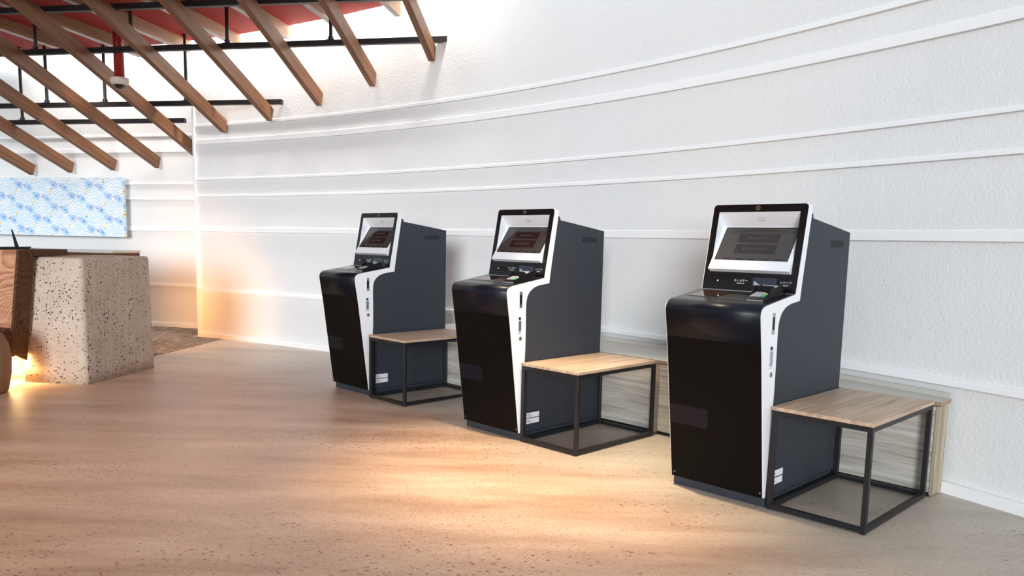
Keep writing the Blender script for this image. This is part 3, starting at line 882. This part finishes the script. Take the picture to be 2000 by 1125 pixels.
for i in range(n_):
    xa, xb = Lw*i/n_, Lw*(i+1)/n_
    ya, yb = to_wall(ct[-1]+xa, .03), to_wall(ct[-1]+xb, .03)
    hexa(bm, [(xa, ya-.014, .5185), (xb, yb-.014, .5185), (xb, yb, .5185), (xa, ya, .5185), (xa, ya-.012, .546), (xb, yb-.012, .546), (xb, yb, .546), (xa, ya, .546)])
bm.normal_update()
for f in bm.faces: f.material_index = 1 if abs(f.normal.z) < .5 and f.calc_center_median().z < .519 else 0
wt = obj('cabinet_worktop', bm, [M['worktop'], M['worktop_edge']]); wt.location = (P.x, P.y, 0); wt.rotation_euler = (0, 0, ang)
tag(wt, 'long beige grey worktop lying over the low wall cabinets', 'worktop')

# ------------------------------------------------------------------ reception desk area
BA = Vector((-3.664, 6.635)); BB = Vector((-3.520, 7.631))
d1 = (BB-BA).normalized(); d2 = Vector((-d1.y, d1.x))     # d1 into depth, d2 to the left
def L2(p, a, b): q = p+d1*a+d2*b; return (q.x, q.y)
# block: tapered, rounded corners
def rblock(bm, ring0, ring1, z0, z1, rc, n=6, ztop_r=.03):
    def rpoly(pts, r):
        out = []
        m = len(pts)
        for i in range(m):
            p = Vector(pts[i]); a = (Vector(pts[i-1])-p).normalized(); b = (Vector(pts[(i+1) % m])-p).normalized()
            h = math.acos(max(-1, min(1, a.dot(b))))/2; dd = r/math.tan(h); c = p+(a+b).normalized()*(r/math.sin(h))
            s = p+a*dd; e = p+b*dd
            a0 = math.atan2(s.y-c.y, s.x-c.x); a1 = math.atan2(e.y-c.y, e.x-c.x)
            da = (a1-a0+PI) % (2*PI)-PI
            out += [(c.x+r*math.cos(a0+da*k/n), c.y+r*math.sin(a0+da*k/n)) for k in range(n+1)]
        return out
    A = rpoly(ring0, rc); B = rpoly(ring1, rc)
    cen = Vector((sum(p[0] for p in B)/len(B), sum(p[1] for p in B)/len(B)))
    levels = [(A, z0)]
    for i in range(1, 9): levels.append(([(a[0]+(b[0]-a[0])*i/8, a[1]+(b[1]-a[1])*i/8) for a, b in zip(A, B)], z0+(z1-ztop_r-z0)*i/8))
    for i in range(1, 6):
        th = i/5*PI/2; ins = ztop_r*(1-math.cos(th))
        lv = []
        for p in B:
            v_ = Vector(p)-cen; lv.append(tuple(cen+v_*(1-ins/ v_.length)))
        levels.append((lv, z1-ztop_r+ztop_r*math.sin(th)))
    rows = [[bm.verts.new((x, y, z)) for x, y in ps] for ps, z in levels]
    for p, q in zip(rows, rows[1:]):
        for i in range(len(p)):
            f = bm.faces.new([p[i], p[(i+1) % len(p)], q[(i+1) % len(p)], q[i]]); f.smooth = True
    bm.faces.new(rows[0][::-1]); bm.faces.new(rows[-1])
BLOCK_H = 1.094
r0 = [L2(BA, 0, 0), L2(BB, 0, 0), L2(BB, 0, .62), L2(BA, 0, .62)]
r1 = [L2(BA, .01, .012), L2(BB, -.01, .014), L2(BB, -.01, .60), L2(BA, .01, .60)]
bm = bmesh.new(); rblock(bm, r0, r1, 0, BLOCK_H, .045)
tag(obj('counter_block', bm, M['pitted']), 'cream stone counter block with dark speckled pits', 'counter')

# slab-wood desk front with its dark end, carried by a rounded clay foot
P0 = BA + d1*(-.03) + d2*.405
o = empty('reception_desk', (P0.x, P0.y, 0), math.atan2(-d2.y, -d2.x),
          'knotty wood reception desk front with a dark slanted end, in front of the stone block', 'desk')
# local: x to the right (towards the block), y into depth
yl = .165; DL = 2.4
bm = bmesh.new()
xr_t, xr_b = -.02, -.15
hexa(bm, [(-DL, -yl, .50), (xr_t-.085, -yl, .50), (xr_t-.085, -.002, .50), (-DL, -.002, .50), (-DL, -yl, 1.15), (xr_t-.008, -yl, 1.15), (xr_t-.008, -.002, 1.15), (-DL, -.002, 1.15)])
obj('front_board', bm, M['slab'], o)
bm = bmesh.new()
hexa(bm, [(-DL, -yl+.015, .25), (xr_t-.13, -yl+.015, .25), (xr_t-.13, -.004, .25), (-DL, -.004, .25), (-DL, -yl+.015, .4985), (xr_t-.088, -yl+.015, .4985), (xr_t-.088, -.004, .4985), (-DL, -.004, .4985)])
obj('lower_board', bm, M['slab_dark'], o)
bm = bmesh.new()
hexa(bm, [(xr_b-.003, -yl-.006, .285), (xr_b+.022, -yl-.006, .285), (xr_b+.022, -.002, .20), (xr_b-.003, -.002, .20),
          (xr_t-.007, -yl-.006, 1.152), (xr_t+.016, -yl-.006, 1.152), (xr_t+.016, -.002, 1.152), (xr_t-.007, -.002, 1.152)])
obj('end_board', bm, M['slab_dark'], o)
bm = bmesh.new(); box(bm, -DL, -.006, .0, .40, BLOCK_H+.006, 1.155); obj('desk_top', bm, M['slab_dark'], o)
bm = bmesh.new(); box(bm, -DL, -.25, .30, .34, .0, BLOCK_H+.005); obj('rear_panel', bm, M['cream_board'], o)
bm = bmesh.new(); box(bm, -DL, -.17, -.07, -.03, .243, .2495); led = obj('light_strip', bm, emit('warm_led_strip', (1, .68, .28), 190), o)
tag(led, 'glowing warm light strip')

# rounded foot in front
C = at_z(-46, 768, 0)
bm = bmesh.new(); lathe(bm, [(0, 0), (.20, 0), (.225, .02), (.25, .15), (.255, .28), (.24, .40), (.20, .48), (.13, .515), (0, .52)], 40)
ft = obj('desk_foot', bm, M['stone_leg']); ft.location = (C.x, C.y, 0)
tag(ft, 'rounded brown clay stool cut off by the picture edge before the glowing desk', 'footing'); ft.name = 'clay_footing'

# back counter behind the block
bm0 = empty('back_counter', (-4.52, 8.85, 0), -.14, 'pale back counter top just showing behind the stone block', 'counter')
bm = bmesh.new(); box(bm, -3.0, -.01, .0, .5, 0, 1.085); obj('cabinet_body', bm, M['slab_dark'], bm0)
bm = bmesh.new(); box(bm, -3.0, 0, -.01, .51, 1.086, 1.112); obj('counter_top', bm, M['back_top'], bm0)

# tablet on a flat stand
q = L2(P0, .10, .25)
o = empty('tablet', (q[0], q[1], 1.1555), math.radians(33), 'thin black tablet seen edge-on on a flat black base, on the wooden desk', 'tablet')
bm = bmesh.new()
prism(bm, [(-.13, .0), (-.10, .018), (.13, .016), (.13, .0)], -.02, .02)
for vv in bm.verts: vv.co = Vector((vv.co.y, vv.co.x, vv.co.z))
bm.free()
bm = bmesh.new()
hexa(bm, [(-.30, -.09, 0), (.085, -.09, 0), (.085, .09, 0), (-.30, .09, 0), (-.30, -.09, .012), (.105, -.09, .020), (.105, .09, .020), (-.30, .09, .012)])
obj('base', bm, M['black_plastic'], o)
bm = bmesh.new()
hexa(bm, [(-.016, -.10, .014), (.014, -.10, .014), (.014, .12, .014), (-.016, .12, .014), (-.038, -.10, .165), (-.028, -.10, .165), (-.028, .12, .165), (-.038, .12, .165)])
obj('screen_panel', bm, M['black_plastic'], o)

# art panel on the left wall
def lw_at(u, v, d):
    r_ = cam_ray(u, v); o2 = LW0+ln*d
    k = ln.dot(o2)/(ln.x*r_.x+ln.y*r_.y); return Vector((r_.x*k, r_.y*k, 1.3+r_.z*k))
TRm = lw_at(239.5, 347, .135); BRm = lw_at(239.5, 463, .135)
o = empty('art_panel', (TRm.x, TRm.y, BRm.z), math.atan2(ld.y, ld.x), 'wide white panel printed with blue sketch pattern and yellow dots, on the wall', 'art panel')
bm = bmesh.new(); box(bm, -3.6, 0, 0, .045, 0, TRm.z-BRm.z); obj('printed_board', bm, M['art'], o)
bm = bmesh.new(); box(bm, -3.5, -.12, .045, .128, .1, TRm.z-BRm.z-.1); obj('mounting_frame', bm, M['trim'], o)

# ------------------------------------------------------------------ light
w = bpy.data.worlds.new('sky'); SC.world = w; w.use_nodes = True
bg = w.node_tree.nodes['Background']; bg.inputs[0].default_value = (.80, .90, 1, 1); bg.inputs[1].default_value = .68

def lamp(name, typ, loc, target, energy, col, **kw):
    l = bpy.data.lights.new(name, typ); l.energy = energy; l.color = col
    for k, v in kw.items(): setattr(l, k, v)
    o = bpy.data.objects.new(name, l); COL.objects.link(o); o.location = loc
    o.rotation_euler = (Vector(target)-Vector(loc)).to_track_quat('-Z', 'Y').to_euler()
    return o
WARM = (1, .74, .46)
# daylight through the glazed front behind the viewer
lamp('window_daylight', 'SUN', (-2, -6, 3), (-2+math.sin(.09)*5, -6+math.cos(.09)*5, 3-.66), 2.15, (.90, .955, 1), angle=math.radians(16))
# recessed warm downlights
for x, y, e, sz in ((.25, 4.4, 780, 52), (-2.2, 3.2, 95, 75), (1.0, 2.2, 70, 75), (-1.6, 5.0, 60, 60)):
    lamp('warm_spot', 'SPOT', (x, y-.1, 3.6), (x, y, 0), e, (1, .8, .52) if e > 300 else WARM, spot_size=math.radians(sz), spot_blend=1, shadow_soft_size=.06)
# cove light between the red ceiling and the wall
for c0 in (-1.9, -2.9, -3.9, -4.9):
    p = cs(c0, edge_s(c0)+.07)
    lamp('cove_light', 'AREA', (p.x, p.y, 3.95), (p.x+DS.x*.15, p.y+DS.y*.15, 2.9), 75, (1, .96, .9), shape='RECTANGLE', size=1.2, size_y=.08)
# unseen warm lamps added behind the block to tint the foot of the wall
lamp('wall_foot_fill', 'AREA', (-3.85, 7.80, .5), (-4.0, 10.4, .40), 6.5, (1, .45, .14), shape='RECTANGLE', size=.5, size_y=.06, spread=math.radians(75))
lamp('wall_foot_fill', 'AREA', (-4.25, 8.95, .5), (-4.75, 11, .35), 3.5, (1, .45, .14), shape='RECTANGLE', size=.4, size_y=.06, spread=math.radians(80))
lamp('warm_spot', 'SPOT', (-5.2, 9.2, 3.3), (-5.6, 11.2, 1.2), 60, (1, .86, .7), spot_size=math.radians(80), spot_blend=1, shadow_soft_size=.2)  # unseen spot added to warm the left wall
for c0 in (-6.6, -8.0):
    p = cs(c0, edge_s(c0)+.3)
    lamp('cove_light', 'AREA', (p.x, p.y, 3.9), (p.x+DS.x*.5, p.y+DS.y*.5, 2.6), 16, (1, .95, .9), shape='RECTANGLE', size=1.4, size_y=.1)

SC.view_settings.view_transform = 'Standard'; SC.view_settings.look = 'None'
SC.view_settings.exposure = .2; SC.view_settings.gamma = 1; SC.view_settings.use_curve_mapping = False
